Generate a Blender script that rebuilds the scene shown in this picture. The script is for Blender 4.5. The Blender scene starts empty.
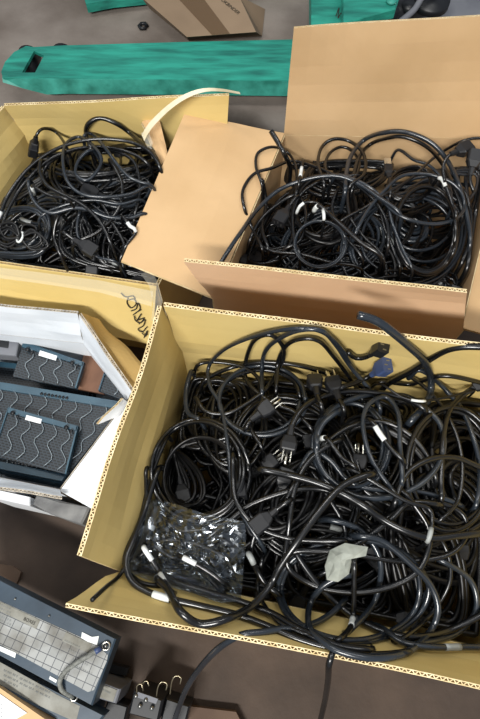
import bpy, math, random
from mathutils import Vector, Matrix, noise
R = random.Random(7)
sc = bpy.context.scene
COL = sc.collection
V = Vector
# ---------------------------------------------------------------- camera
H = 1.30; TILT = math.radians(22); F = 560.0
cd = bpy.data.cameras.new('camera'); cam = bpy.data.objects.new('camera', cd); COL.objects.link(cam)
cam.location = (0, 0, H); cam.rotation_euler = (TILT, 0, 0)
cd.sensor_fit = 'VERTICAL'; cd.sensor_height = 24; cd.sensor_width = 36; cd.lens = F / 719 * 24
cd.clip_start = .02
sc.camera = cam
ct, st = math.cos(TILT), math.sin(TILT)
def at(px, py, z):
    x = px - 240.0; y = 359.5 - py; w = -F
    d = V((x, y * ct - w * st, y * st + w * ct))
    t = (z - H) / d.z
    return V((d.x * t, d.y * t, z))

# ---------------------------------------------------------------- materials
def s2l(c):
    return tuple(((v / 255) / 12.92 if v <= 10 else (((v / 255) + .055) / 1.055) ** 2.4) for v in c) + (1,)
class NT:
    def __init__(s, name):
        s.m = bpy.data.materials.new(name); s.m.use_nodes = True
        s.t = s.m.node_tree; s.b = s.t.nodes['Principled BSDF']
    def n(s, kind, **kw):
        nd = s.t.nodes.new(kind)
        for k, v in kw.items():
            if k in nd.inputs: nd.inputs[k].default_value = v
            else: setattr(nd, k, v)
        return nd
    def l(s, a, b): s.t.links.new(a, b)
def mottled(name, c1, c2, scale=6, rough=.8, bump=0, detail=6, metal=0, spec=.5, stretch=None, bscale=None, coords='Object'):
    k = NT(name); tc = k.n('ShaderNodeTexCoord')
    src = tc.outputs[coords]
    if stretch:
        mp = k.n('ShaderNodeMapping'); mp.inputs['Scale'].default_value = stretch
        k.l(src, mp.inputs[0]); src = mp.outputs[0]
    nz = k.n('ShaderNodeTexNoise', Scale=scale, Detail=detail); k.l(src, nz.inputs['Vector'])
    cr = k.n('ShaderNodeValToRGB'); cr.color_ramp.elements[0].position = .35; cr.color_ramp.elements[1].position = .65
    cr.color_ramp.elements[0].color = s2l(c1); cr.color_ramp.elements[1].color = s2l(c2)
    k.l(nz.outputs['Fac'], cr.inputs[0]); k.l(cr.outputs[0], k.b.inputs['Base Color'])
    k.b.inputs['Roughness'].default_value = rough; k.b.inputs['Metallic'].default_value = metal
    k.b.inputs['Specular IOR Level'].default_value = spec
    if bump:
        n2 = k.n('ShaderNodeTexNoise', Scale=bscale or scale * 5, Detail=4); k.l(src, n2.inputs['Vector'])
        bp = k.n('ShaderNodeBump', Strength=bump, Distance=.004); k.l(n2.outputs['Fac'], bp.inputs['Height'])
        k.l(bp.outputs[0], k.b.inputs['Normal'])
    return k.m
def plain(name, c, rough=.5, metal=0, spec=.5):
    k = NT(name); tc = k.n('ShaderNodeTexCoord'); nz = k.n('ShaderNodeTexNoise', Scale=40)
    k.l(tc.outputs['Object'], nz.inputs['Vector'])
    mx = k.n('ShaderNodeMix', data_type='RGBA'); c0 = s2l(c)
    mx.inputs[6].default_value = tuple(v * .88 for v in c0[:3]) + (1,); mx.inputs[7].default_value = c0
    k.l(nz.outputs['Fac'], mx.inputs[0]); k.l(mx.outputs[2], k.b.inputs['Base Color'])
    k.b.inputs['Roughness'].default_value = rough; k.b.inputs['Metallic'].default_value = metal
    k.b.inputs['Specular IOR Level'].default_value = spec
    return k.m
def glassy(name, c, alpha, rough=.15):
    k = NT(name); k.b.inputs['Base Color'].default_value = s2l(c); k.b.inputs['Alpha'].default_value = alpha
    k.b.inputs['Roughness'].default_value = rough; k.b.inputs['IOR'].default_value = 1.5
    return k.m
M = {}
k = NT('concrete'); tc = k.n('ShaderNodeTexCoord')
n1 = k.n('ShaderNodeTexNoise', Scale=4.5, Detail=9); k.l(tc.outputs['Object'], n1.inputs['Vector'])
r1 = k.n('ShaderNodeValToRGB'); r1.color_ramp.elements[0].position = .35; r1.color_ramp.elements[1].position = .65
r1.color_ramp.elements[0].color = s2l((104, 94, 86)); r1.color_ramp.elements[1].color = s2l((134, 125, 117)); k.l(n1.outputs['Fac'], r1.inputs[0])
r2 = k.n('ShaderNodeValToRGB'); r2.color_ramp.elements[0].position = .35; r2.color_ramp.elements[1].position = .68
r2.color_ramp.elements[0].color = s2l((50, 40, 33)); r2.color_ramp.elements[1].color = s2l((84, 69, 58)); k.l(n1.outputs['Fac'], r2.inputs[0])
# brown tone with ragged outline: some floor staining, and shade painted into the colour
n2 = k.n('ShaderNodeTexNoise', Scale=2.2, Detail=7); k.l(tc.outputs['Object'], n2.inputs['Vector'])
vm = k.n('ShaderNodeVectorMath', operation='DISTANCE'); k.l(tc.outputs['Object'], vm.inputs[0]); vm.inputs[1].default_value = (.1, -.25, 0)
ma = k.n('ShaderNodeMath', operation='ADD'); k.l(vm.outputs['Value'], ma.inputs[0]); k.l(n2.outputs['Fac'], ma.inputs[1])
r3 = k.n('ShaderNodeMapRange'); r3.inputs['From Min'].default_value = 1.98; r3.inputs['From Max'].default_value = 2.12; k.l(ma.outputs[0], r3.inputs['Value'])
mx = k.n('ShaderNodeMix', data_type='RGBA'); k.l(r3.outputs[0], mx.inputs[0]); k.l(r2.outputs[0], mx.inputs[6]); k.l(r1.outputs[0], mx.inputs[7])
k.l(mx.outputs[2], k.b.inputs['Base Color']); k.b.inputs['Roughness'].default_value = .8
n3 = k.n('ShaderNodeTexNoise', Scale=60, Detail=5); k.l(tc.outputs['Object'], n3.inputs['Vector'])
bp = k.n('ShaderNodeBump', Strength=.3, Distance=.004); k.l(n3.outputs['Fac'], bp.inputs['Height']); k.l(bp.outputs[0], k.b.inputs['Normal'])
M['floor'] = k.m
M['kraft'] = mottled('brown_kraft', (196, 162, 118), (210, 176, 132), 5, .85, .08, 5, stretch=(1, 1, 1))
M['kraft_out'] = mottled('brown_kraft_outside', (204, 168, 132), (216, 180, 144), 5, .85, .08, 5)
M['kraft_dull'] = mottled('dull_kraft', (128, 108, 86), (146, 124, 100), 4, .85, .08, 5)
M['yel'] = mottled('yellow_kraft', (206, 180, 112), (222, 197, 130), 4, .8, .08, 5)
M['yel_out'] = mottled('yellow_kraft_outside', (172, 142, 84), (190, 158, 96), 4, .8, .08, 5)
M['medium'] = mottled('corrugated_medium', (196, 172, 124), (232, 214, 172), 60, .85)
M['white'] = mottled('white_board', (214, 220, 226), (238, 242, 246), 5, .6, .05)
M['whitemed'] = mottled('grey_medium', (150, 140, 125), (200, 190, 172), 60, .85)
M['green'] = mottled('green_paint', (22, 118, 104), (36, 146, 128), 9, .5, .2, 7, stretch=(1, 3, 3))
M['green'] = mottled('green_paint', (24, 106, 94), (44, 156, 136), 14, .5, .25, 9, stretch=(.5, 3, 3))
M['greenworn'] = mottled('worn_green_paint', (30, 112, 98), (62, 160, 144), 18, .55, .2, 8)
M['rubber'] = mottled('black_cable_jacket', (8, 8, 9), (15, 16, 18), 14, .27, .04, 3, spec=.7)
M['rubber2'] = mottled('black_thin_cable_jacket', (4, 4, 5), (8, 8, 10), 14, .40, .04, 3, spec=.5)
M['grey_jacket'] = mottled('charcoal_cable_jacket', (27, 32, 38), (38, 44, 51), 14, .26, 0, 3, spec=.7)
M['plug'] = plain('black_plug', (24, 25, 28), .45)
M['blueplug'] = plain('slate_blue_plug', (58, 74, 112), .45)
M['blade'] = plain('plug_metal', (225, 222, 210), .25, .9)
M['sleeve'] = plain('white_label_paper', (226, 230, 228), .5)
M['greysleeve'] = plain('grey_label_paper', (150, 154, 152), .5)
M['ink'] = plain('black_ink', (40, 36, 26), .7)
M['greyink'] = plain('grey_ink', (120, 124, 124), .7)
M['tape'] = glassy('clear_tape', (225, 222, 208), .24, .1)
k = NT('clear_plastic_bag'); tr = k.n('ShaderNodeBsdfTransparent'); gl = k.n('ShaderNodeBsdfGlossy', Roughness=.16); gl.inputs['Color'].default_value = (.75, .8, .85, 1)
tr.inputs['Color'].default_value = (.86, .88, .9, 1); lw = k.n('ShaderNodeLayerWeight', Blend=.35); mr = k.n('ShaderNodeMapRange'); mr.inputs['To Min'].default_value = .10; mr.inputs['To Max'].default_value = .55
k.l(lw.outputs['Facing'], mr.inputs['Value']); ms = k.n('ShaderNodeMixShader'); k.l(mr.outputs[0], ms.inputs[0]); k.l(tr.outputs[0], ms.inputs[1]); k.l(gl.outputs[0], ms.inputs[2])
k.l(ms.outputs[0], k.t.nodes['Material Output'].inputs['Surface']); M['bag'] = k.m
M['papertape'] = mottled('crumpled_masking_tape', (118, 122, 114), (160, 164, 154), 30, .7, .3)
M['navy'] = mottled('navy_steel', (38, 52, 64), (54, 70, 84), 12, .42, .05, spec=.5)
M['bezel'] = mottled('blue_grey_plastic', (36, 64, 80), (54, 86, 102), 10, .4, .05)
M['wire'] = plain('bezel_wave_metal', (140, 150, 156), .35, .5)
M['dark'] = plain('dark_plastic', (22, 24, 28), .45)
M['steel'] = plain('steel', (150, 150, 146), .3, .9)
M['rust'] = mottled('rusty_brown_panel', (96, 66, 50), (128, 92, 70), 12, .7)
M['greyfoam'] = mottled('grey_foam', (104, 104, 104), (138, 138, 136), 25, .9, .2)
M['greyplastic'] = mottled('grey_plastic', (92, 94, 102), (116, 118, 124), 8, .6)
M['paper'] = plain('white_paper', (236, 238, 240), .7)
M['brass'] = plain('brass', (190, 150, 70), .3, .9)
M['red'] = plain('red_plastic', (150, 40, 36), .5)
# perforated bezel mesh
k = NT('perforated_mesh'); tc = k.n('ShaderNodeTexCoord')
br = k.n('ShaderNodeTexBrick', Scale=1.0); br.inputs['Color1'].default_value = s2l((5, 6, 8)); br.inputs['Color2'].default_value = s2l((7, 8, 10))
br.inputs['Mortar'].default_value = s2l((44, 54, 62)); br.inputs['Brick Width'].default_value = .0085; br.inputs['Row Height'].default_value = .0052
br.inputs['Mortar Size'].default_value = .0011
k.l(tc.outputs['UV'], br.inputs['Vector']); k.l(br.outputs['Color'], k.b.inputs['Base Color'])
k.b.inputs['Roughness'].default_value = .45
M['mesh'] = k.m
# label sheet with ruled table, its greys lowered to paint in shade
k = NT('service_label'); tc = k.n('ShaderNodeTexCoord')
br = k.n('ShaderNodeTexBrick', Scale=1.0, offset=0.0); br.inputs['Color1'].default_value = s2l((140, 142, 140)); br.inputs['Color2'].default_value = s2l((158, 160, 158))
br.inputs['Mortar'].default_value = s2l((64, 68, 74)); br.inputs['Brick Width'].default_value = .016; br.inputs['Row Height'].default_value = .0145
br.inputs['Mortar Size'].default_value = .0007; br.inputs['Mortar Smooth'].default_value = .3
k.l(tc.outputs['UV'], br.inputs['Vector'])
nz = k.n('ShaderNodeTexNoise', Scale=14, Detail=6); k.l(tc.outputs['UV'], nz.inputs['Vector'])
cr = k.n('ShaderNodeValToRGB'); cr.color_ramp.elements[0].position = .36; cr.color_ramp.elements[1].position = .55
cr.color_ramp.elements[0].color = s2l((150, 138, 118)); cr.color_ramp.elements[1].color = (1, 1, 1, 1)
k.l(nz.outputs['Fac'], cr.inputs[0])
mx = k.n('ShaderNodeMix', data_type='RGBA', blend_type='MULTIPLY'); mx.inputs[0].default_value = .8
k.l(br.outputs['Color'], mx.inputs[6]); k.l(cr.outputs[0], mx.inputs[7]); k.l(mx.outputs[2], k.b.inputs['Base Color'])
k.b.inputs['Roughness'].default_value = .5
M['label'] = k.m
M['labelplain'] = mottled('dirty_shaded_label', (104, 101, 90), (146, 146, 138), 22, .55)  # mottled label dirt, with the shade on it also put into the greys

# ---------------------------------------------------------------- object helpers
def mesh_obj(name, vs, fs, mats, parent=None, mi=None, smooth=False, uvs=None):
    me = bpy.data.meshes.new(name); me.from_pydata([tuple(v) for v in vs], [], fs)
    if not isinstance(mats, (list, tuple)): mats = [mats]
    for m in mats: me.materials.append(M[m])
    if mi: me.polygons.foreach_set('material_index', mi)
    if smooth: me.polygons.foreach_set('use_smooth', [True] * len(fs))
    if uvs:
        ul = me.uv_layers.new(name='UVMap')
        for lp in me.loops: ul.data[lp.index].uv = uvs[lp.vertex_index]
    me.update()
    o = bpy.data.objects.new(name, me); COL.objects.link(o)
    if parent is not None: adopt(o, parent)
    return o
def world_loc(p):
    l = V((0, 0, 0))
    while p is not None:
        l = l + p.location; p = p.parent
    return l
def adopt(o, parent):
    o.parent = parent
    off = world_loc(parent)
    o.data.transform(Matrix.Translation(-off))
def tag(o, label=None, cat=None, group=None, kind=None):
    if label: o['label'] = label
    if cat: o['category'] = cat
    if group: o['group'] = group
    if kind: o['kind'] = kind
    return o
def thing(name, loc, label, cat, group=None):
    o = bpy.data.objects.new(name, None); COL.objects.link(o); o.location = loc; o.empty_display_size = .03
    return tag(o, label, cat, group)

def panel(name, c0, c1, f1, f0, parent, inside, outside, medium='medium', inward=None, t=.0068, liner=.0014, wave=.0078, warp=.003, seed=0, nu=14, nv=6, sag=0):
    """corrugated board: c0-c1 crease, f0-f1 free edge; two liners and a waved medium between them"""
    c0, c1, f1, f0 = V(c0), V(c1), V(f1), V(f0)
    n = (c1 - c0).cross(f0 - c0)
    if (f1 - f0).length > 1e-6: n += (f1 - c1).cross(f1 - f0) * 0
    n.normalize()
    if inward is not None and n.dot(V(inward)) < 0: n = -n
    rs = random.Random(seed * 13 + 5); off = V((rs.random() * 50, rs.random() * 50, 0))
    def P(u, v):
        p = (c0 * (1 - u) + c1 * u) * (1 - v) + (f0 * (1 - u) + f1 * u) * v
        w = noise.noise(V((u * 2.2, v * 1.6, 0)) + off) * warp * 2 * min(1, v * 3) + sag * math.sin(v * math.pi) 
        return p + n * w
    vs = []; fs = []; mi = []
    def slab(o1, o2, m):
        b = len(vs)
        for o_ in (o1, o2):
            for j in range(nv + 1):
                for i in range(nu + 1): vs.append(P(i / nu, j / nv) + n * o_)
        w = nu + 1; L = w * (nv + 1)
        for j in range(nv):
            for i in range(nu):
                a = b + j * w + i; fs.append((a, a + 1, a + w + 1, a + w)); mi.append(m)
                a += L; fs.append((a, a + w, a + w + 1, a + 1)); mi.append(m)
        bd = [i for i in range(nu + 1)] + [j * w + nu for j in range(1, nv + 1)] + [nv * w + i for i in range(nu - 1, -1, -1)] + [j * w for j in range(nv - 1, 0, -1)]
        for q in range(len(bd)):
            a, c = b + bd[q], b + bd[(q + 1) % len(bd)]
            fs.append((a, a + L, c + L, c)); mi.append(2)
    h = t / 2
    slab(h - liner, h, 0); slab(-h, -h + liner, 1)
    # medium
    Lu = max((c1 - c0).length, .01); ns = int(Lu / wave * 8); amp = h - liner * .9; b = len(vs); w = ns + 1
    for j in range(nv + 1):
        for i in range(ns + 1):
            u = i / ns; vs.append(P(u, j / nv if j < nv else .998) + n * (amp * math.sin(u * Lu / wave * 2 * math.pi)))
    for j in range(nv):
        for i in range(ns):
            a = b + j * w + i; fs.append((a, a + 1, a + w + 1, a + w)); mi.append(2)
    e = (c1 - c0).normalized(); b = len(vs)
    for i in range(ns + 1):      # cut edge of the waved sheet, with its own thickness
        u = i / ns; p = P(u, .9995); ph = u * Lu / wave * 2 * math.pi
        sl = (e + n * (amp * math.cos(ph) * 2 * math.pi / wave)).normalized(); k_ = sl.cross(e.cross(n)); q = p + n * (amp * math.sin(ph))
        vs += [q + k_ * .0008, q - k_ * .0008]
    for i in range(ns): fs.append((b + 2 * i, b + 2 * i + 2, b + 2 * i + 3, b + 2 * i + 1)); mi.append(2)
    return mesh_obj(name, vs, fs, [inside, outside, medium], parent, mi)

def prism(name, top, depth, mat, parent=None, bevel=.0, uvscale=None, mats_side=None):
    """solid with the world-space polygon TOP as its upper face"""
    top = [V(p) for p in top]; n = len(top); c = sum(top, V()) / n
    nr = V((0, 0, 0))
    for i in range(n): nr += (top[i] - c).cross(top[(i + 1) % n] - c)
    nr.normalize()
    if nr.z < 0: top.reverse(); nr = -nr
    vs = []; fs = []; mi = []
    if bevel:
        ins = [p + (c - p).normalized() * bevel for p in top]
        vs += ins + [p - nr * bevel for p in top] + [p - nr * depth for p in top]
        fs.append(tuple(range(n))); mi.append(0)
        for r in (0, 1):
            for i in range(n):
                j = (i + 1) % n; fs.append((r * n + i, (r + 1) * n + i, (r + 1) * n + j, r * n + j)); mi.append(0 if r == 0 or not mats_side else 1)
        fs.append(tuple(range(3 * n - 1, 2 * n - 1, -1))); mi.append(0)
    else:
        vs += top + [p - nr * depth for p in top]
        fs.append(tuple(range(n))); mi.append(0)
        for i in range(n):
            j = (i + 1) % n; fs.append((i, n + i, n + j, j)); mi.append(1 if mats_side else 0)
        fs.append(tuple(range(2 * n - 1, n - 1, -1))); mi.append(0)
    uvs = None
    if uvscale:
        ex = (top[1] - top[0]).normalized() if uvscale is True else V(uvscale).normalized(); ey = nr.cross(ex)
        uvs = [((p - c).dot(ex), (p - c).dot(ey)) for p in vs]
    return mesh_obj(name, vs, fs, [mat] + ([mats_side] if mats_side else []), parent, mi, uvs=uvs)

def catmull(P, step=.006, closed=False):
    out = []; n = len(P)
    if n < 3: 
        return [P[0].lerp(P[-1], i / 8) for i in range(9)]
    for i in range(n if closed else n - 1):
        if closed: p0, p1, p2, p3 = P[(i - 1) % n], P[i], P[(i + 1) % n], P[(i + 2) % n]
        else:
            p0 = P[i - 1] if i > 0 else P[0] * 2 - P[1]; p1 = P[i]; p2 = P[i + 1]; p3 = P[i + 2] if i + 2 < n else P[-1] * 2 - P[-2]
        k_ = max(2, int((p2 - p1).length / step))
        for j in range(k_):
            t = j / k_; t2 = t * t; t3 = t2 * t
            out.append(.5 * ((2 * p1) + (p2 - p0) * t + (2 * p0 - 5 * p1 + 4 * p2 - p3) * t2 + (3 * p1 - p0 - 3 * p2 + p3) * t3))
    if not closed: out.append(P[-1].copy())
    return out
def tube_geo(path, r, sides=8, closed=False, vs=None, fs=None):
    if vs is None: vs, fs = [], []
    b = len(vs); n = len(path); up = None
    for i, p in enumerate(path):
        a = path[(i - 1) % n] if (closed or i > 0) else p
        c = path[(i + 1) % n] if (closed or i < n - 1) else p
        t = (c - a)
        t = t.normalized() if t.length > 1e-9 else V((1, 0, 0))
        if up is None: up = t.orthogonal().normalized()
        up = (up - t * up.dot(t)); up = up.normalized() if up.length > 1e-6 else t.orthogonal().normalized()
        s = t.cross(up)
        rr = r(i / max(1, n - 1)) if callable(r) else r
        for q in range(sides):
            an = 2 * math.pi * q / sides
            vs.append(p + up * (rr * math.cos(an)) + s * (rr * math.sin(an)))
    for i in range(n if closed else n - 1):
        for q in range(sides):
            a = b + i * sides + q; c = b + i * sides + (q + 1) % sides
            d = b + ((i + 1) % n) * sides + (q + 1) % sides; e = b + ((i + 1) % n) * sides + q
            fs.append((a, c, d, e))
    if not closed:
        fs.append(tuple(b + q for q in range(sides - 1, -1, -1))); fs.append(tuple(b + (n - 1) * sides + q for q in range(sides)))
    return vs, fs
def tube(name, path, r, mat, parent=None, sides=8, closed=False):
    vs, fs = tube_geo(path, r, sides, closed)
    return mesh_obj(name, vs, fs, mat, parent, smooth=True)
def loft(name, secs, mat, parent, smooth=False):
    n = len(secs[0]); vs = [p for s in secs for p in s]; fs = [tuple(range(n - 1, -1, -1))]
    for i in range(len(secs) - 1):
        for q in range(n): fs.append((i * n + q, i * n + (q + 1) % n, (i + 1) * n + (q + 1) % n, (i + 1) * n + q))
    fs.append(tuple((len(secs) - 1) * n + q for q in range(n)))
    return mesh_obj(name, vs, fs, mat, parent, smooth=smooth)
def plug(parent, p, d, kind='iec', mat='plug', up=None, name='plug', s=1.0, flat=0):
    """p: where the cord enters, d: pointing direction"""
    d = V(d).normalized(); up = V(up or (0, 0, 1)); up = (up - d * up.dot(d)).normalized(); sd = d.cross(up)
    def sec(x, w, h, ch=.0025):
        w *= s / 2; h *= s / 2; ch *= s
        pts = [(w - ch, h), (w, h - ch), (w, -h + ch), (w - ch, -h), (-w + ch, -h), (-w, -h + ch), (-w, h - ch), (-w + ch, h)]
        return [p + d * x * s + sd * a + up * b for a, b in pts]
    if kind == 'iec':
        secs = [sec(-.014, .009, .009), sec(0, .011, .011), sec(.001, .016, .014), sec(.010, .024, .018), sec(.012, .0265, .019), sec(.034, .0265, .019)]
        o = loft(name, secs, mat, parent)
        for q in (-1, 0, 1):
            c = p + d * .0341 * s + sd * q * .0075 * s + up * (.003 if q == 0 else -.002) * s
            prism('socket_slot', [c + sd * .001 + up * .003, c - sd * .001 + up * .003, c - sd * .001 - up * .003, c + sd * .001 - up * .003], .0006, 'steel', o)
    elif kind == 'nema':
        secs = [sec(-.018, .009, .009), sec(0, .012, .011), sec(.002, .020, .016), sec(.014, .027, .021), sec(.024, .026, .022), sec(.026, .024, .02)]
        o = loft(name, secs, mat, parent)
        for q in (-1, 1):
            a = p + d * .026 * s + sd * q * .0064 * s
            prism('blade', [a + up * .0033 * s + sd * .0008, a + up * .0033 * s + sd * .0008 + d * .017 * s, a - up * .0033 * s + sd * .0008 + d * .017 * s, a - up * .0033 * s + sd * .0008], .0016, 'blade', o)
        a = p + d * .026 * s - up * .006 * s
        tube('ground_pin', [a, a + d * .01, a + d * .02 * s], .0023 * s, 'blade', o)
    elif kind == 'usb':
        secs = [sec(-.01, .008, .008), sec(0, .012, .009), sec(.004, .017, .011), sec(.024, .017, .011)]
        o = loft(name, secs, mat, parent)
        loft('metal_connector', [sec(.0241, .014, .0075, .001), sec(.042, .014, .0075, .001)], 'blade', o)
    return o
def sleeve(parent, path, i, r, L=.022, mat='sleeve'):
    a = i; tot = 0; pts = [path[i]]
    while a < len(path) - 1 and tot < L:
        tot += (path[a + 1] - path[a]).length; a += 1; pts.append(path[a])
    if len(pts) < 2: return
    o = tube('label_sleeve', pts, r * 1.14, mat, parent, 10)
    o['label'] = 'white paper label wrapped round the cable' if mat == 'sleeve' else 'grey printed label wrapped round the cable'
    return o
def text(name, s, origin, ex, ey, size, mat, parent):
    cu = bpy.data.curves.new(name, 'FONT'); cu.body = s; cu.size = 1; cu.extrude = .004
    tmp = bpy.data.objects.new(name, cu); COL.objects.link(tmp)
    me = bpy.data.meshes.new_from_object(tmp); bpy.data.objects.remove(tmp)
    ex = V(ex).normalized(); ey = V(ey); ey = (ey - ex * ey.dot(ex)).normalized(); nz_ = ex.cross(ey)
    m = Matrix((ex * size, ey * size, nz_ * size)).transposed().to_4x4(); m.translation = V(origin)
    me.transform(m); me.materials.clear(); me.materials.append(M[mat])
    o = bpy.data.objects.new(name, me); COL.objects.link(o)
    adopt(o, parent); return o

# ---------------------------------------------------------------- floor
n = 60; vs = []; fs = []
for j in range(n + 1):
    for i in range(n + 1):
        x = -5 + 10 * i / n; y = -3 + 10 * j / n
        vs.append((x, y, noise.noise(V((x * 3, y * 3, 0))) * .001 - .001))
for j in range(n):
    for i in range(n):
        a = j * (n + 1) + i; fs.append((a, a + 1, a + n + 2, a + n + 1))
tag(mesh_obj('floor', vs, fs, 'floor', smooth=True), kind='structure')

# ---------------------------------------------------------------- open boxes
class Box:
    """crease corners FL, FR, RR, RL in the world"""
    def __init__(s, name, label, cat, C, base, ins, out, flaps, med='medium', seed=0):
        s.C = [V(c) for c in C]; cen = sum(s.C, V()) / 4; s.cen = cen
        s.root = thing(name, (cen.x, cen.y, base), label, cat)
        names = ('front', 'right', 'rear', 'left'); s.faces = []
        for i in range(4):
            a, b = s.C[i], s.C[(i + 1) % 4]
            inw = (cen - (a + b) / 2); inw.z = 0
            la, lb = V((a.x, a.y, base + .004)), V((b.x, b.y, base + .004))
            panel('wall', a, b, lb, la, s.root, ins, out, med, inward=inw, warp=.0, seed=seed + i, nv=3)
            s.faces.append((a, b, lb, la, inw.normalized()))
            f = flaps.get(names[i])
            if f:
                fa, fb = V(f[0]), V(f[1])
                d = (fa + fb) / 2 - (a + b) / 2
                nn = (b - a).cross(d); ref = inw.normalized() + V((0, 0, 1))
                if nn.dot(ref) < 0: nn = -nn
                if len(f) > 2: nn = V(f[2])
                s.faces.append((a, b, fb, fa, nn.normalized()))
                panel('flap', a, b, fb, fa, s.root, ins, out, med, inward=nn, warp=.004, seed=seed + 7 + i)
        prism('base', [V((c.x, c.y, base + .006)) for c in s.C], .005, ins, s.root)
    def P(s, u, v, z):
        a = s.C[0].lerp(s.C[1], u); b = s.C[3].lerp(s.C[2], u); p = a.lerp(b, v); return V((p.x, p.y, z))
    def uv(s, p):
        u = v = .5
        for _ in range(12):
            q = s.P(u, v, 0); e = V((p.x - q.x, p.y - q.y))
            du = s.P(u + .01, v, 0) - q; dv = s.P(u, v + .01, 0) - q
            det = du.x * dv.y - du.y * dv.x
            u += (e.x * dv.y - e.y * dv.x) / det * .01; v += (du.x * e.y - du.y * e.x) / det * .01
        return u, v
    def pile(s, x, y):
        u, v = s.uv(V((x, y, 0))); u = min(1, max(0, u)); v = min(1, max(0, v))
        return s.z0 + s.mound * (1 - abs(2 * u - 1) ** 2.5) * (1 - abs(2 * v - 1) ** 2.5)
    def on(s, px, py, off):
        z = s.z0 + s.mound
        for _ in range(6): p = at(px, py, z); z = s.pile(p.x, p.y) + off
        return s.inside(at(px, py, z), .006 + off * .25)
    def inside(s, p, gap):
        """keeps a point on the near side of the walls and flaps along the line of sight"""
        o = V((0, 0, H)); d = p - o; best = 1
        for (a, b, fb, fa, nn) in s.faces:
            den = d.dot(nn)
            if den > -1e-6: continue
            t = (a + nn * gap - o).dot(nn) / den
            if t <= 0 or t >= best: continue
            q = o + d * t; e = (b - a).normalized(); u = (q - a).dot(e) / (b - a).length
            up = ((fa + fb) / 2 - (a + b) / 2); up = (up - e * up.dot(e)); v = (q - a).dot(up) / up.length_squared
            if -.15 <= u <= 1.15 and -.06 <= v <= 1.04: best = t
        return o + d * best

def ext(a, b, L): return V(a) + (V(b) - V(a)).normalized() * L
# near box
RL, FL = at(181, 350, .36), at(122, 572, .36)
fr = ext(FL, at(480, 650, .36), .60); rr = ext(RL, at(480, 384, .36), .60)
ffl = at(66, 603, .455); ffr = ext(ffl, at(480, 690, .455), .70)
rfl = at(164, 304, .555); rfr = ext(rfl, at(480, 344, .555), .60)
near = Box('cardboard_box', 'large open cardboard box, yellow inside, nearest the viewer at lower right, full of black cables', 'box',
    [FL, fr, rr, RL], 0, 'yel', 'yel_out',
    {'front': (ffl, ffr), 'rear': (rfr, rfl), 'left': (at(161, 306, .55), at(77, 555, .50)), 'right': (ext(fr, fr + V((.09, 0, .16)), .2), ext(rr, rr + V((.09, 0, .16)), .2))}, seed=1)
near.z0 = .325; near.mound = .06
# right box
RL, FL, FR = at(284, 134, .36), at(214, 299, .36), at(463, 329, .36)
RRr = at(508, 138, .36)
right = Box('cardboard_box', 'brown kraft cardboard box at upper right with a tall raised back flap', 'box',
    [FL, FR, RRr, RL], 0, 'kraft', 'kraft_out',
    {'front': (at(184, 260, .50), at(467, 291, .50)), 'rear': (at(540, 10, .60), at(294, 27, .605)),
     'left': (at(184, 115, .425), at(121, 262, .40)), 'right': (at(530, 345, .44), at(570, 150, .46))}, seed=11)
right.z0 = .31; right.mound = .055
# left box
LFL, LFR, LRR, LRL = at(-45, 256, .34), at(157, 285, .34), at(226, 146, .34), at(30, 146, .34)
left = Box('cardboard_box', 'open cardboard box with yellow inside at upper left, beside the green fork', 'box',
    [LFL, LFR, LRR, LRL], 0, 'yel', 'yel_out',
    {'rear': (at(229, 95, .47), at(4, 104, .47)), 'left': (at(3, 106, .46), at(-80, 190, .46)),
     'front': (at(-60, 300, .22), at(152, 345, .20), (0, -1, .4))}, seed=21)
left.z0 = .34; left.mound = .07
# shiny tape along the front edge of the left box, a torn flap piece and a loose strip
a0 = [at(-45, 262, .347), at(40, 272, .348), at(100, 280, .348), at(154, 291, .347)]
b0 = [at(-45, 272, .332), at(40, 283, .332), at(100, 292, .332), at(152, 306, .325)]
vs = a0 + b0; fs = [(i, i + 1, i + 5, i + 4) for i in range(3)]
mesh_obj('packing_tape', [v + V((0, -.004, .006)) for v in vs], fs, 'tape', left.root)['label'] = 'clear tape along the folded front edge'
crn = [at(150, 268, .352), at(158, 280, .35), at(163, 300, .335), at(160, 318, .31)]
crn2 = [at(142, 274, .355), at(150, 285, .355), at(154, 303, .34), at(152, 320, .315)]
mesh_obj('packing_tape', [v + V((0, -.006, .008)) for v in crn + crn2], fs, 'tape', left.root)
panel('torn_flap', at(168, 158, .40), at(156, 108, .42), at(142, 122, .42), at(160, 166, .405), left.root, 'kraft', 'kraft_out', warp=.004, seed=4, nu=6)
strip = [at(x, y, z) for x, y, z in [(143, 138, .435), (150, 126, .45), (168, 108, .48), (186, 96, .50), (204, 90, .51), (222, 90, .50), (240, 93, .48)]]
sp = catmull(strip, .012); vs = []; fs = []
for i, p in enumerate(sp):
    w = .006 * (1 - .8 * i / len(sp)) + .001
    vs += [p + V((-.4, .9, .2)) * w, p - V((-.4, .9, .2)) * w, p - V((-.4, .9, .2)) * w - V((0, 0, .0006)), p + V((-.4, .9, .2)) * w - V((0, 0, .0006))]
for i in range(len(sp) - 1):
    for q in range(4): fs.append((4 * i + q, 4 * i + (q + 1) % 4, 4 * i + 4 + (q + 1) % 4, 4 * i + 4 + q))
M['strip'] = mottled('torn_paper_tape', (196, 184, 150), (224, 214, 186), 20, .5)
mesh_obj('torn_tape_strip', vs, fs, 'strip', left.root)['label'] = 'pale torn strip of tape curling up'
vs = [at(141, 133, .44), at(148, 130, .44), at(153, 143, .43), at(150, 150, .425), at(160, 163, .42), at(152, 158, .42)]
mesh_obj('tape_shred', vs, [(0, 1, 2, 3), (3, 4, 5), (0, 3, 5)], 'tape', left.root)
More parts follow.
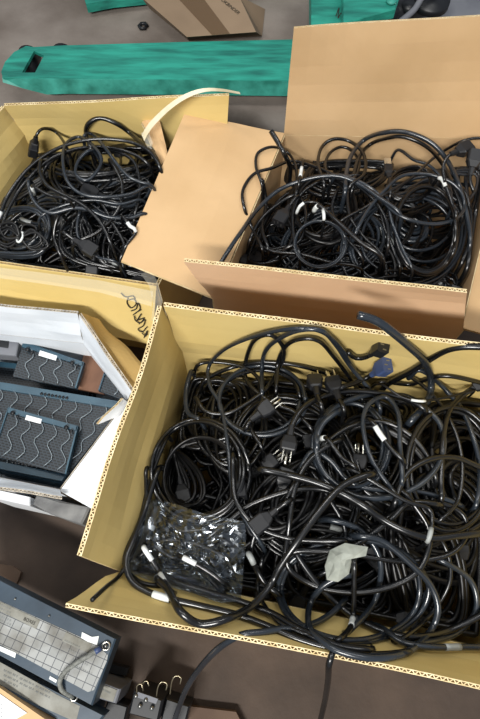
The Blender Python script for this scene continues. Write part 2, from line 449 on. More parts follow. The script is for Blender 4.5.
# hand writing on the hanging flap
def onflap(px, py): # point on the hanging flap (4 mm proud)
    # plane through crease and free edge
    A, B, Cc = LFL, LFR, at(152, 345, .20); nn = (B - A).cross(Cc - A).normalized()
    if nn.y > 0: nn = -nn
    A = A + nn * .0065
    o = V((0, 0, H)); d = at(px, py, 0) - o; t = (A - o).dot(nn) / d.dot(nn)
    return o + d * t
strokes = [[(121, 293), (124, 296), (127, 297), (133, 296), (135, 299)], [(128, 298), (127, 303), (131, 308), (136, 304), (134, 299), (129, 300)],
           [(131, 311), (136, 309), (138, 303), (140, 309), (133, 315), (137, 312), (141, 310)], [(134, 316), (136, 321), (141, 314), (138, 320), (144, 318), (140, 323), (136, 321)],
           [(139, 324), (145, 320), (143, 326), (138, 329), (142, 332), (147, 327)], [(142, 333), (146, 336), (147, 331), (144, 338)]]
for s_ in strokes:
    tube('handwriting', catmull([onflap(*p) for p in s_], .003), .0013, 'ink', left.root, 5)
for s_ in [[(93, 326), (99, 323), (104, 328), (98, 325)], [(92, 328), (99, 330), (105, 331)]]:
    tube('handwriting', catmull([onflap(*p) for p in s_], .003), .0012, 'ink', left.root, 5)

# distant closed carton, seen from above
far = thing('cardboard_carton', at(200, 0, 0), 'closed dull brown carton standing beyond the green fork at the top edge', 'box')
c4 = [at(187, 37, .10), at(256, 32, .10), at(239, -4, .10), at(140, -4, .10)]
b4 = [at(189, 41, .002), at(262, 36, .002), at(265, 9, .002), at(150, 9, .002)]
loft('carton_body', [b4, c4], 'kraft_dull', far)
ex = (c4[3] - c4[0]).normalized(); ey = (c4[1] - c4[0]).normalized()
def onfar(a, b): return c4[0].lerp(c4[1], a).lerp(c4[3].lerp(c4[2], a), b) + V((0, 0, .0015))
tp = prism('tape_band', [onfar(.36, 0), onfar(.62, 0), onfar(.62, 1), onfar(.36, 1)], .0008, 'tape', far)
M['browntape'] = glassy('brown_tape', (120, 96, 70), .5, .25)
tp.data.materials[0] = M['browntape']
text('printed_lettering', 'BOOKBINDER', onfar(.76, .98), -ex, ey, .017, 'ink', far)

# ---------------------------------------------------------------- pallet jack
pj = thing('pallet_jack', at(200, 66, 0), 'green steel pallet jack with a fork lying across the floor at the back', 'pallet jack')
def poly_extrude_with_hole(name, outer, hole, depth, mat, parent):
    import bmesh
    bm = bmesh.new(); ov = [bm.verts.new(p) for p in outer]; hv = [bm.verts.new(p) for p in hole]
    es = [bm.edges.new((ov[i], ov[(i + 1) % len(ov)])) for i in range(len(ov))] + [bm.edges.new((hv[i], hv[(i + 1) % len(hv)])) for i in range(len(hv))]
    r = bmesh.ops.triangle_fill(bm, use_beauty=True, use_dissolve=False, edges=es)
    faces = [f for f in r['geom'] if isinstance(f, bmesh.types.BMFace)]
    e = bmesh.ops.extrude_face_region(bm, geom=faces)
    bmesh.ops.translate(bm, verts=[v for v in e['geom'] if isinstance(v, bmesh.types.BMVert)], vec=(0, 0, -depth))
    bmesh.ops.recalc_face_normals(bm, faces=bm.faces)
    me = bpy.data.meshes.new(name); bm.to_mesh(me); bm.free(); me.materials.append(M[mat])
    o = bpy.data.objects.new(name, me); COL.objects.link(o); adopt(o, parent); return o
ZF = .085
outer = [(400, 37), (180, 42), (60, 45.5), (34, 47), (26, 46), (14, 52), (5, 62), (1, 72), (3, 78), (40, 78), (180, 79.5), (400, 82)]
hole = [(34, 51), (44, 55.5), (35, 72.5), (22, 72.5)]
top = [at(x, y, ZF) for x, y in outer]; hol = [at(x, y, ZF) for x, y in hole]
fork = poly_extrude_with_hole('fork', top, hol, .010, 'green', pj)
# front and rear skirts of the channel, lower towards the tip
def skirt(xs, ys, drops, name='fork_skirt'):
    vs = []; fs = []
    for x, y, d in zip(xs, ys, drops):
        p = at(x, y, ZF); n_ = V((0, -1, 0)) if name == 'fork_skirt' else V((0, 1, 0))
        vs += [p + V((0, 0, -.001)) + n_ * .001, p + V((0, 0, -d)) + n_ * .010, p + V((0, 0, -d)) + n_ * .004, p + V((0, 0, -.001)) - n_ * .004]
    for i in range(len(xs) - 1):
        for q in range(4): fs.append((4 * i + q, 4 * i + (q + 1) % 4, 4 * i + 4 + (q + 1) % 4, 4 * i + 4 + q))
    fs += [(0, 1, 2, 3), (4 * len(xs) - 4, 4 * len(xs) - 1, 4 * len(xs) - 2, 4 * len(xs) - 3)]
    return mesh_obj('fork_skirt', vs, fs, 'greenworn', fork)
skirt((2, 20, 42, 60, 180, 400), (77, 78, 78.2, 78.5, 79.5, 82), (.010, .028, .050, .046, .046, .046))
skirt((34, 60, 180, 400), (47, 45.6, 42, 37), (.03, .046, .046, .046), 'rear')
# rollers under the tip
for (x, y) in ((28, 64), (62, 62)):
    p = at(x, y, .036)
    tube('fork_roller', [p + V((0, .04, 0)), p, p + V((0, -.04, 0))], .034, 'dark', pj, 20)
p = at(54, 80, .05); tube('axle_bolt', [p + V((0, .02, 0)), p, p + V((0, -.012, 0))], .008, 'steel', pj, 10)
# second fork further back
s0, s1 = (at(78, 1.5, ZF), at(400, -14, ZF))
fk = prism('fork', [at(86, 4, .05), at(112, -1, .05), at(400, -30, .05), at(400, -60, .05), at(95, -60, .05), at(76, -30, .05)], .03, 'green', pj)
# cross head, arm and pump at the heel
prism('heel_frame', [at(311, 70, .14), at(311, -50, .20), at(347, -50, .20), at(347, 70, .14)], .05, 'green', pj, .004)
arm = prism('lift_arm', [at(343, 23, .22), at(396, 8, .22), at(408, -30, .22), at(343, -30, .22)], .03, 'green', pj, .004)
p = at(391, 2, .222); tube('pivot_bolt', [p, p + V((0, 0, .003)), p + V((0, 0, .006))], .014, 'greenworn', arm, 16)
p = at(392, 24, .08); tube('pump_cylinder', [p + V((-.09, -.03, .02)), p + V((0, 0, .03)), p + V((.12, .05, .04))], .035, 'dark', pj, 18)
for (x, y, r) in ((388, 17, .03), (430, 5, .055), (408, 10, .022)):
    p = at(x, y, .13); tube('steering_wheel_hub', [p, p + V((0, 0, .01)), p + V((0, 0, .02))], r, 'dark', pj, 20)
tube('hydraulic_hose', catmull([at(400, 22, .16), at(414, 10, .17), at(424, -4, .18), at(440, -10, .17)], .01), .009, 'greyplastic', pj, 8)
tube('hydraulic_hose', catmull([at(350, 26, .12), at(372, 18, .13), at(392, 24, .14), at(420, 22, .14)], .01), .007, 'dark', pj, 8)
c_ = at(342, 12, .205)
for s_ in [[(339, 16), (342, 8), (341, 18), (344, 13), (346, 18)], [(345, 12), (348, 16), (351, 15)]]:
    tube('scribble', catmull([at(x - 3, y, .196) for x, y in s_], .004), .0015, 'ink', pj, 5)
# dark metal sheet beyond the jack, top right
prism('steel_plate', [at(418, 30, .05), at(560, 22, .05), at(560, -60, .05), at(430, -60, .05)], .048, 'greyplastic')
tag(bpy.data.objects['steel_plate'], 'dark grey sheet lying behind the raised flap at top right', 'plate')
p = at(143, 26, .006); nut = thing('steel_nut', (p.x, p.y, 0), 'small dark steel nut lying on the concrete beyond the fork', 'nut')
tube('nut_ring', [p + V((math.cos(a) * .013, math.sin(a) * .013, 0)) for a in [i * math.pi / 3 for i in range(6)]], .006, 'dark', nut, 6, True)

# ---------------------------------------------------------------- white carton with bezels
wz = .22
wp = [at(-45, 470, wz), at(60, 491, wz), at(129, 399, wz), at(84, 342, wz), at(-45, 328, wz)]
cen = sum(wp, V()) / 5
wb = thing('white_carton', (cen.x, cen.y, 0), 'white cardboard carton holding dark mesh panels, left of the near cable box', 'box')
for i in range(5):
    a, b = wp[i], wp[(i + 1) % 5]; inw = cen - (a + b) / 2; inw.z = 0
    panel('wall', a, b, V((b.x, b.y, .006)), V((a.x, a.y, .006)), wb, 'white', 'white', 'whitemed', inward=inw, warp=0, nv=3)
prism('base', [V((c.x, c.y, .008)) for c in wp], .006, 'white', wb)
panel('flap', wp[3], wp[4], at(-45, 300, .315), at(78, 312, .315), wb, 'white', 'white', 'whitemed', inward=(0, -1, .6), warp=.004, seed=31)
panel('flap', wp[2], wp[3], at(80, 314, .31), at(133, 391, .29), wb, 'white', 'yel', 'whitemed', inward=(-1, -.5, .5), warp=.002, seed=32)
panel('folded_flap', at(80, 314, .311), at(133, 391, .291), at(146, 374, .26), at(98, 320, .265), wb, 'yel_out', 'yel_out', 'whitemed', inward=(0, 0, 1), warp=.006, seed=33)
panel('flap', wp[1], wp[2], at(158, 428, .205), at(98, 512, .205), wb, 'white', 'white', 'whitemed', inward=(0, 0, 1), warp=.007, seed=34)
panel('flap', wp[0], wp[1], at(62, 498, .245), at(-45, 481, .245), wb, 'white', 'white', 'whitemed', inward=(0, 0, 1), warp=.002, seed=35)
panel('flap_stub', at(118, 416, .225), at(127, 402, .225), at(122, 398, .255), at(97, 424, .25), wb, 'white', 'kraft', 'medium', inward=(0, 0, 1), warp=.002, seed=36, nu=4)
vs = [at(70, 488, .222), at(88, 484, .222), at(96, 497, .216), at(80, 500, .218), at(74, 480, .226), at(102, 489, .218)]
mesh_obj('packing_tape', [v + V((0, 0, .006)) for v in vs], [(0, 1, 2, 3), (0, 4, 1), (1, 5, 2)], 'tape', wb)

def bezel(label, C, bars, ribs=5, sticker=None, clips=(), name='mesh_bezel', group=None, vert=True):
    C = [V(c) for c in C]; cen = sum(C, V()) / 4
    nr = (C[1] - C[0]).cross(C[3] - C[0]).normalized()
    if nr.z < 0: nr = -nr
    ex = (C[1] - C[0]).normalized()
    root = thing(name, cen - nr * .012, label, 'panel', group)
    prism('mesh_sheet', [c - nr * .004 for c in C], .008, 'mesh', root, uvscale=ex)
    def Q(u, v, o=0): return C[0].lerp(C[1], u).lerp(C[3].lerp(C[2], u), v) + nr * o
    W = (C[1] - C[0]).length; Dp = (C[3] - C[0]).length
    for side, w in bars.items():
        if side == 'top': f = [Q(0, 0), Q(1, 0), Q(1, w / Dp), Q(0, w / Dp)]
        if side == 'bottom': f = [Q(0, 1 - w / Dp), Q(1, 1 - w / Dp), Q(1, 1), Q(0, 1)]
        if side == 'left': f = [Q(0, 0), Q(w / W, 0), Q(w / W, 1), Q(0, 1)]
        if side == 'right': f = [Q(1 - w / W, 0), Q(1, 0), Q(1, 1), Q(1 - w / W, 1)]
        b = prism('frame_bar', f, .014, 'bezel', root, .0012)
    rs = random.Random(len(label))
    for i in range(ribs):
        u = (i + .7) / (ribs + .4); pts = []; m = int(Dp / .0085)
        for j in range(m + 1):
            v = .06 + .9 * j / m; du = [-.003, .004, .010, .010, .004, -.003][j % 6] / W
            pts.append(Q(u + du + .05 * (v - .5), v, -.001))
        tube('wave_rib', pts, .0011, 'wire', root, 5)
    if sticker:
        u0, u1, v0, v1 = sticker
        prism('sticker', [Q(u0, v0, .0008), Q(u1, v0, .0008), Q(u1, v1, .0008), Q(u0, v1, .0008)], .0006, 'paper', root)
    for (u, v) in clips:
        c = Q(u, v, .002); tube('latch', [c, c + nr * .002, c + nr * .004], .0045, 'dark', root, 8)
        c = Q(u + .012 / W, v + .004 / Dp, .002); tube('latch', [c, c + nr * .002, c + nr * .004], .003, 'dark', root, 8)
    return root, Q, nr
# hidden-to-half-seen layers underneath carry the ones on top
for i, dz in enumerate((.03, .06, .09)):
    bezel(['dark mesh panel at the bottom of the stack in the white carton', 'dark mesh panel second from the bottom in the white carton', 'dark mesh panel third from the bottom in the white carton'][i],
          [*[cen.lerp(wp[q_], .84) + V((0, 0, dz + .01 - wz)) for q_ in (4, 3)], cen.lerp(wp[1], .84) + V((0, 0, dz + .01 - wz)), cen.lerp(wp[0], .84) + V((0, 0, dz + .01 - wz))], {'top': .012, 'bottom': .012}, 0)
bz = .165
r_, Q, nr = bezel('wide mesh panel in the white carton, row of cut-outs on its blue frame',
    [at(-24, 378, bz), at(124, 402, bz), at(62, 481, bz), at(-24, 464, bz)], {'top': .017, 'bottom': .015}, 9)
for i in range(8):
    c = Q(.46 + i * .025, .065, .0012); tube('cut_out', [c, c + nr * .0006, c + nr * .0012], .0032, 'dark', r_, 8)
for i in range(7):
    c = Q(.40 + i * .035, .90, .0012); tube('cut_out', [c, c + nr * .0006, c + nr * .0012], .0032, 'dark', r_, 8)
bezel('mesh panel end with white sticker near the back of the white carton',
    [at(23, 341, .182), at(84, 362, .182), at(76, 388, .182), at(12, 376, .182)], {'top': .013, 'right': .003}, 4, (.30, .58, .10, .26), ((.12, .2), (.84, .18)))
bezel('topmost mesh panel in the white carton, with white sticker and two dark latches',
    [at(8, 407, .185), at(78, 426, .185), at(66, 474, .185), at(-8, 455, .185)], {'top': .011, 'right': .003, 'left': .002}, 5, (.28, .50, .06, .16), ((.1, .1), (.86, .1)))
o = prism('brown_panel', [at(84, 352, .15), at(112, 366, .15), at(104, 394, .15), at(76, 388, .15)], .01, 'rust'); tag(o, 'rusty brown panel showing between mesh panels in the white carton', 'panel')
bezel('small dark mesh panel in the right corner of the white carton', [at(104, 372, .172), at(127, 380, .172), at(124, 400, .172), at(98, 390, .172)], {'top': .004, 'left': .003}, 1)
root = thing('latch_housing', at(5, 338, .15), 'grey metal housing with a dark window in the back left corner of the white carton', 'housing')
prism('housing_body', [at(-30, 324, .185), at(20, 334, .185), at(16, 356, .185), at(-30, 352, .185)], .03, 'greyplastic', root, .002)
prism('window', [at(-5, 329, .1865), at(10, 332, .1865), at(8, 348, .1865), at(-5, 346, .1865)], .001, 'dark', root)

# grey scraps under the white carton
o = prism('foam_block', [at(36, 495, .19), at(62, 501, .19), at(90, 507, .19), at(82, 524, .19), at(50, 514, .19), at(32, 504, .19)], .188, 'greyfoam', bevel=.004); tag(o, 'grey foam block on the floor in front of the white carton', 'foam')
o = prism('plastic_sheet', [at(92, 508, .10), at(125, 514, .10), at(118, 540, .10), at(84, 524, .10)], .098, 'greyplastic', bevel=.003); tag(o, 'grey plastic slab on the floor by the near box left flap', 'slab')
o = prism('plastic_sheet', [at(-20, 486, .19), at(30, 497, .19), at(30, 506, .19), at(-20, 495, .19)], .188, 'paper', bevel=.002); tag(o, 'pale sheet end sticking out under the white carton at the left edge', 'sheet')
M['scrap'] = mottled('shade_dark_board', (84, 66, 54), (106, 86, 70), 9, .85)  # board brown darkened in colour for the dim light near the floor
o = prism('cardboard_scrap', [at(13, 566, .012), at(21, 572, .012), at(9, 602, .012), at(-30, 598, .012), at(-30, 560, .012)], .010, 'scrap'); tag(o, 'dirty brown cardboard scrap on the floor at the left edge', 'cardboard')  # not dirt: the board brown is darkened for the dim light

# ---------------------------------------------------------------- server units, lower left
def unit(label, TL, TR, BR, BL, depth, lab, mat='label', holes=()):
    cen = (V(TL) + V(BR)) / 2; root = thing('server_chassis', (cen.x, cen.y, cen.z - depth), label, 'server')
    prism('steel_lid', [TL, TR, BR, BL], depth, 'navy', root, .003)
    prism('service_label', [V(p) + V((0, 0, .0006)) for p in lab], .0006, mat, root, uvscale=(V(lab[1]) - V(lab[0])))
    for h in holes:
        p = V(h); tube('screw', [p + V((0, 0, -.001)), p + V((0, 0, .0005)), p + V((0, 0, .001))], .0022, 'steel', root, 8)
    return root
zA = .20
ua = unit('navy steel server unit with a large ruled white label, lower left', at(-70, 545, zA), at(116, 639, zA), at(92, 706, zA), at(-70, 618, zA), .05,
     [at(-60, 574, zA), at(94, 643, zA), at(108, 655, zA), at(107, 661, zA), at(94, 690, zA), at(88, 692, zA), at(-60, 612, zA)], holes=[at(15, 599, zA + .001), at(49, 616, zA + .001)])
ex = (at(94, 643, zA) - at(-60, 574, zA)).normalized(); ey = V((-ex.y, ex.x, 0))
prism('label_heading_patch', [at(-10, 597, zA + .0016), at(40, 620, zA + .0016), at(36, 629, zA + .0016), at(-10, 606, zA + .0016)], .0006, 'labelplain', ua)
text('label_print', 'BOXES', at(23, 620, zA + .0026), ex, ey, .0075, 'ink', ua)
for i in range(5):
    text('label_print', 'i n f o r m a t i o n', at(-12, 600 + i * 4, zA + .0026), ex, ey, .006, 'greyink', ua)
prism('label_table_blank', [at(66, 632, zA + .0016), at(92, 644, zA + .0016), at(88, 653, zA + .0016), at(62, 641, zA + .0016)], .0006, 'labelplain', ua)
for i in range(4):
    text('label_print', 'x x x x x x x x', at(64 + 4 * i, 641 + 9 * i, zA + .0026), ex, ey, .005, 'greyink', ua)
prism('name_tag', [at(0, 646, zA + .0012), at(16, 653, zA + .0012), at(15, 658, zA + .0012), at(0, 651, zA + .0012)], .0006, 'sleeve', ua)
prism('name_tag', [at(50, 676, zA + .0012), at(57, 680, zA + .0012), at(56, 683, zA + .0012), at(49, 679, zA + .0012)], .0006, 'sleeve', ua)
prism('torn_sticker', [at(82, 632, zA + .0014), at(92, 637, zA + .0014), at(99, 636, zA + .0014), at(97, 645, zA + .0014), at(88, 642, zA + .0014), at(81, 638, zA + .0014)], .0006, 'sleeve', ua)
c = at(106, 646, zA + .003); tube('thumb_screw', [c + V((math.cos(a) * .0065, math.sin(a) * .0065, 0)) for a in [i * .39 for i in range(16)]], .0017, 'blade', ua, 6, True)
tube('thumb_screw_core', [c, c + V((0, 0, .002)), c + V((0, 0, .004))], .003, 'steel', ua, 10)
g = thing('ground_strap', at(80, 665, zA), 'grey braided wire looping over the ruled label of the server unit', 'wire')
M['braid'] = mottled('grey_braided_wire', (98, 100, 96), (132, 134, 128), 200, .5, .4)
tube('wire', catmull([at(101, 648, zA + .008), at(88, 656, zA + .012), at(75, 664, zA + .012), at(66, 671, zA + .012), at(60, 680, zA + .012), at(62, 690, zA + .004), at(73, 697, .182)], .004), .0042, 'braid', g, 8)
c = at(74, 697, .178); tube('ring_terminal', [c + V((math.cos(a) * .006, math.sin(a) * .006, 0)) for a in [i * .52 for i in range(12)]], .0016, 'blade', g, 6, True)
c = at(101, 648, zA + .008); tube('blue_crimp', [c, c.lerp(at(95, 652, zA + .011), .5), at(95, 652, zA + .011)], .005, 'blueplug', g, 8)
zB = .145
ub = unit('second navy server unit under the ruled one, with a stained torn label', at(-70, 628, zB), at(104, 716, zB), at(88, 736, zB), at(-70, 649, zB), .05,
     [at(-30, 648, zB), at(0, 662, zB), at(38, 683, zB), at(56, 694, zB), at(80, 706, zB), at(76, 722, zB), at(40, 706, zB), at(0, 684, zB), at(-30, 668, zB)], mat='labelplain')
for i in range(7):
    text('label_print', 'xx xxx xx x', at(3 + (i % 3) * 16, 671 + (i % 3) * 8 + (i // 3) * 5, zB + .0016), ex, ey, .006, 'greyink', ub)
# lower stack carrying the units
us = thing('server_chassis', at(0, 680, 0) , 'bottom server unit, dark edge showing below the stained label', 'server')
prism('steel_lid', [at(-70, 600, .09), at(98, 700, .09), at(90, 728, .09), at(-70, 640, .09)], .088, 'navy', us, .003)
# carton in the corner with a paper on it
kc = thing('cardboard_carton', at(0, 720, 0), 'brown carton with a white paper on it in the lower left corner', 'box')
prism('carton_body', [at(-60, 657, .16), at(0, 688, .16), at(52, 724, .16), at(30, 800, .16), at(-60, 800, .16)], .158, 'kraft', kc)
o = prism('paper_sheet', [at(-40, 680, .1615), at(0, 694, .1615), at(27, 713, .1615), at(0, 728, .1615), at(-40, 735, .1615)], .001, 'paper'); tag(o, 'white printed sheet lying on the brown carton in the lower left corner', 'paper')
for i in range(4):
    text('printed_line', 'xxxxx xxxx xx', at(-10, 700 + 4 * i, .1622), ex, ey, .004, 'greyink', o)

# hardware on the floor, bottom
wm = thing('relay_module', at(103, 692, .05), 'pale grey module with a printed label beside the server unit', 'module')
prism('module_body', [at(97, 680, .12), at(121, 689, .12), at(116, 704, .12), at(92, 697, .12)], .118, 'greyplastic', wm, .003)
prism('module_label', [at(99, 683, .1215), at(117, 690, .1215), at(113, 702, .1215), at(95, 696, .1215)], .001, 'labelplain', wm)
text('label_print', 'xxx xxxx', at(99, 689, .1225), ex, ey, .006, 'greyink', wm)
bm_ = thing('relay_socket', at(140, 705, 0), 'black socket block with wire clips at the bottom edge', 'socket')
prism('socket_body', [at(134, 690, .13), at(163, 700, .13), at(158, 722, .13), at(128, 714, .13)], .128, 'dark', bm_, .004)
for (x, y) in ((136, 696), (146, 700), (140, 706), (152, 708)):
    p = at(x, y, .132); tube('terminal_screw', [p, p + V((0, 0, .002)), p + V((0, 0, .004))], .004, 'steel', bm_, 8)
prism('socket_rim', [at(138, 692, .134), at(158, 699, .134), at(156, 704, .134), at(136, 697, .134)], .004, 'greyplastic', bm_)
M['clipwire'] = plain('clip_wire', (170, 160, 135), .3, .8)
for (x, y) in ((157, 690), (171, 684)):
    pts = [at(x - 1, y + 10, .12), at(x + 1, y - 3, .15), at(x + 5, y - 8, .155), at(x + 10, y - 6, .155), at(x + 9, y, .15)]
    tube('wire_clip', catmull(pts, .003), .0011, 'clipwire', bm_, 6)
for (x, y) in ((137, 686), (143, 683)):
    tube('wire_clip', catmull([at(x, y + 8, .13), at(x, y, .145), at(x + 4, y - 2, .147), at(x + 6, y + 3, .145)], .003), .001, 'clipwire', bm_, 6)
o = prism('terminal_block', [at(166, 698, .09), at(190, 706, .09), at(184, 730, .09), at(160, 722, .09)], .088, 'dark', bevel=.004); tag(o, 'small black terminal block right of the wire clips', 'block')
o = prism('black_tray', [at(108, 700, .06), at(128, 706, .06), at(120, 740, .06), at(96, 730, .06)], .058, 'dark', bevel=.004); tag(o, 'black tray edge between the grey module and the socket block', 'tray')
o = prism('cardboard_scrap', [at(186, 706, .02), at(236, 712, .02), at(250, 740, .02), at(180, 740, .02)], .018, 'scrap'); tag(o, 'brown cardboard scrap at the bottom edge below the near box', 'cardboard')
o = prism('black_bracket', [at(104, 662, .03), at(128, 668, .03), at(126, 676, .03), at(102, 672, .03)], .028, 'dark', bevel=.003); tag(o, 'flat black bracket on the floor right of the ruled label', 'bracket')
# ---------------------------------------------------------------- cables
def cord(label, path, r=.0038, mat='rubber', group=None, sleeves=(), ends=(), closed=False, smat='sleeve', sides=8):
    c = path[len(path) // 2]; root = thing('power_cable', path[0].copy(), label, 'cable', group)
    tube('cord', path, r, mat, root, sides)
    for s_ in sleeves:
        sm = smat
        if isinstance(s_, tuple): s_, sm = s_
        sleeve(root, path, int(s_ * (len(path) - 1)), r, .022, sm)
    for e in ends:
        which, kind = e[0], e[1]; m = e[2] if len(e) > 2 else 'plug'
        if which: p, d = path[-1], path[-1] - path[-3]
        else: p, d = path[0], path[0] - path[2]
        plug(root, p, d, kind, m)
    return root
def pts(box, P, off, jit=.003, seed=0):
    rs = random.Random(seed); out = []
    for p in P:
        if len(p) == 3: q = at(*p)
        else: q = box.on(p[0], p[1], off + rs.uniform(-jit, jit))
        out.append(box.inside(q, .008))
    return out
def traced(box, label, P, off=.012, r=.0038, mat='rubber', seed=[0], **kw):
    r *= 1.14 if box is near else 1.05
    seed[0] += 1; Q = pts(box, P, off, seed=seed[0]); e = [q[0] for q in kw.get('ends', ())]
    if len(P[-1]) == 2 and 1 not in e: Q.append(Q[-1] + (Q[-1] - Q[-2]).normalized() * .012 - V((0, 0, .05)))
    if len(P[0]) == 2 and 0 not in e: Q.insert(0, Q[0] + (Q[0] - Q[1]).normalized() * .012 - V((0, 0, .05)))
    return cord(label, catmull(Q, .006), r, mat, **kw)
def ring(box, label, cx, cy, rx, ry, turns, off, r, mat='rubber', wob=.10, seed=1, tilt=0, **kw):
    rs = random.Random(seed); P = []; n = int(turns * 14)
    ox = oy = 0; e = [rs.uniform(-wob, wob) for _ in range(int(turns) + 3)]
    for i in range(n + 1):
        a = i / 14 * 2 * math.pi; t = i / 14; q = int(t); f = t - q; m = 1 + e[q] * (1 - f) + e[q + 1] * f
        dx = math.cos(a) * rx * m + e[q] * rx * .4; dy = math.sin(a) * ry * m + e[q + 1] * ry * .4
        P.append(box.on(cx + dx * math.cos(tilt) - dy * math.sin(tilt), cy + dx * math.sin(tilt) + dy * math.cos(tilt), off + (q % 3) * r * 1.9 + rs.uniform(-.001, .001)))
    return cord(label, catmull(P, .006), r, mat, **kw)
def filler(box, n, zlow, zoff, seed, label, group, rr=(.06, .15), rad=(.0036, .0052), turns=(3, 6)):
    rs = random.Random(seed); ex = (box.C[1] - box.C[0]).length; ey = (box.C[3] - box.C[0]).length
    gx = max(2, round(math.sqrt(12 * ex / ey))); gy = max(2, round(12 / gx)); cells = []
    while len(cells) < n:
        c_ = [(a, b) for a in range(gx) for b in range(gy)]; rs.shuffle(c_); cells += c_
    for k in range(n):
        lev = (k + .5) / n
        a, b = cells[k]; cu, cv = (a + rs.uniform(.1, .9)) / gx, (b + rs.uniform(.1, .9)) / gy; tl = rs.uniform(0, 3.14)
        R0 = rs.uniform(*rr); asp = rs.uniform(.5, .95); T = rs.randint(*turns); r = rs.uniform(*rad); ang = rs.uniform(0, 6.28); P = []
        if lev < .3: T += 4
        sgn = rs.choice((-1, 1)); ph = rs.uniform(0, 6.28); dr = (rs.uniform(-.014, .014), rs.uniform(-.014, .014)); w1 = rs.uniform(.03, .12); f1 = rs.uniform(.15, .6)
        for i in range(T * 12):
            R_ = R0 * (1 + w1 * math.sin(f1 * ang + ph)) * (1 if lev > .3 else rs.uniform(.6, 1.2))
            lx = R_ * math.cos(ang); ly = R_ * asp * math.sin(ang)
            x = lx * math.cos(tl) - ly * math.sin(tl); y = lx * math.sin(tl) + ly * math.cos(tl)
            x += dr[0] * i / 12; y += dr[1] * i / 12
            u = cu + x / ex; v = cv + y / ey; mu, mv = .016 / ex, .016 / ey
            def soft(q, m_):
                lo, hi = m_ * 3, 1 - m_ * 3
                if q < lo: q = m_ + (lo - m_) * math.exp((q - lo) / (lo - m_))
                if q > hi: q = 1 - m_ - (lo - m_) * math.exp((hi - q) / (lo - m_))
                return q
            u = soft(u, mu); v = soft(v, mv)
            p = box.P(u, v, 0); top = box.pile(p.x, p.y) + zoff
            z = zlow + (top - zlow) * lev ** .9 + .012 * math.sin(ang * .9 + ph) * (1 - lev * .4)
            P.append(V((p.x, p.y, min(z, top + .004)))); ang += sgn * 2 * math.pi / 12
        path = catmull(P, .008); mat = rs.choice(['rubber', 'rubber2', 'rubber2'] if box is near else ['rubber', 'rubber', 'rubber2', 'grey_jacket'])
        sl = [rs.uniform(.2, .95)] if rs.random() < .25 else []
        end = [(1, rs.choice(['iec', 'nema', 'iec']))] if lev > .6 and rs.random() < .6 else []
        cord(label, path, r, mat, group, sleeves=sl, ends=end, sides=7, smat=rs.choice(['sleeve', 'greysleeve', 'sleeve']))
filler(near, 50, .20, -.020, 3, 'black cable tangled in the mass filling the large near yellow box', 'tangled cables in the near box')
filler(right, 44, .18, -.008, 5, 'black cable tangled in the mass filling the brown kraft box', 'tangled cables in the brown box', rr=(.05, .12), rad=(.003, .0042))
filler(left, 44, .20, -.006, 9, 'black cable tangled in the mass filling the upper left yellow box', 'tangled cables in the upper left box', rr=(.05, .12), rad=(.0028, .0038))
N = near; T_ = .0042
# --- near box
ring(N, 'coiled black cable with many turns at the left side of the near box', 199, 470, 46, 50, 7, .012, .0034, wob=.09, seed=4)
ring(N, 'thin black cable coiled inside the big left coil of the near box', 200, 476, 33, 36, 4, .006, .0024, 'rubber2', wob=.2, seed=5, ends=[(1, 'iec')])
traced(N, "thin black cable from the back flap down across the near box left coil", [(376, 398), (356, 372), (340, 347), (320, 331), (290, 329), (255, 336), (225, 349), (209, 366), (210, 386), (221, 406), (228, 447), (232, 485), (243, 515), (262, 545)], .026, .0030, 'grey_jacket')
traced(N, 'black cable looping tightly near the back left of the near box', [(196, 398), (204, 410), (218, 414), (234, 411), (264, 391), (279, 369), (284, 350), (271, 335), (253, 342), (245, 366), (249, 384), (271, 402), (294, 412), (312, 430)], .024, .0032)
traced(N, "outer of two cables arching over the plugs at the near box back flap", [(262, 392), (262, 366), (266, 350), (280, 338), (300, 330), (322, 331), (336, 345), (350, 366), (369, 389), (380, 408)], .03, .0034, 'grey_jacket')
traced(N, "inner of two cables arching over the plugs at the near box back flap", [(276, 392), (278, 362), (286, 346), (300, 339), (319, 341), (334, 357), (352, 381), (362, 398)], .024, .0032)
traced(N, 'thick black cable end rising over the middle of the near box back flap', [(358, 315, .60), (372, 319, .595), (386, 327, .585), (409, 346, .54), (425, 362, .48), (431, 381), (428, 400), (412, 420)], .02, .0056, 'grey_jacket')
traced(N, 'black cable entering the near box over the right of its back flap', [(520, 352, .44), (480, 347, .45), (450, 349, .44), (427, 361, .42), (410, 372), (388, 384)], .02, .0046)
traced(N, "black cable ending in a black plug at the near box right edge", [(441, 500), (441, 482), (443, 440), (449, 412), (462, 396), (474, 388)], .03, .0042, ends=[(1, 'iec')])
traced(N, 'thin black cable with a white tag crossing below the back flap of the near box', [(474, 390), (452, 396), (432, 400), (419, 401), (402, 397), (380, 384)], 0.048, .0018, 'rubber2', sleeves=[.55])
traced(N, 'large black ring of cable in the upper middle of the near box', [(317, 449), (318, 430), (337, 407), (355, 398), (375, 394), (395, 395), (412, 399), (439, 422), (443, 452), (427, 479), (394, 496), (356, 496), (326, 475), (316, 449), (322, 425), (340, 410)], .03, .0042, 'grey_jacket')
traced(N, 'upright oval loop of black cable in the upper middle of the near box', [(400, 500), (392, 490), (371, 458), (363, 424), (369, 404), (386, 397), (398, 413), (400, 445), (402, 482)], .038, .0036, 'grey_jacket')
traced(N, 'black cable leaving the three-pin plug and sweeping right across the near box', [(290, 436), (293, 423), (303, 408), (322, 397), (349, 391), (380, 393), (404, 398), (425, 410)], .036, .0042, ends=[(0, 'nema')])
traced(N, 'black cable in a low arch across the upper middle of the near box', [(286, 500), (300, 475), (322, 447), (349, 427), (382, 422), (409, 434), (427, 456), (436, 480)], .024, .0038)
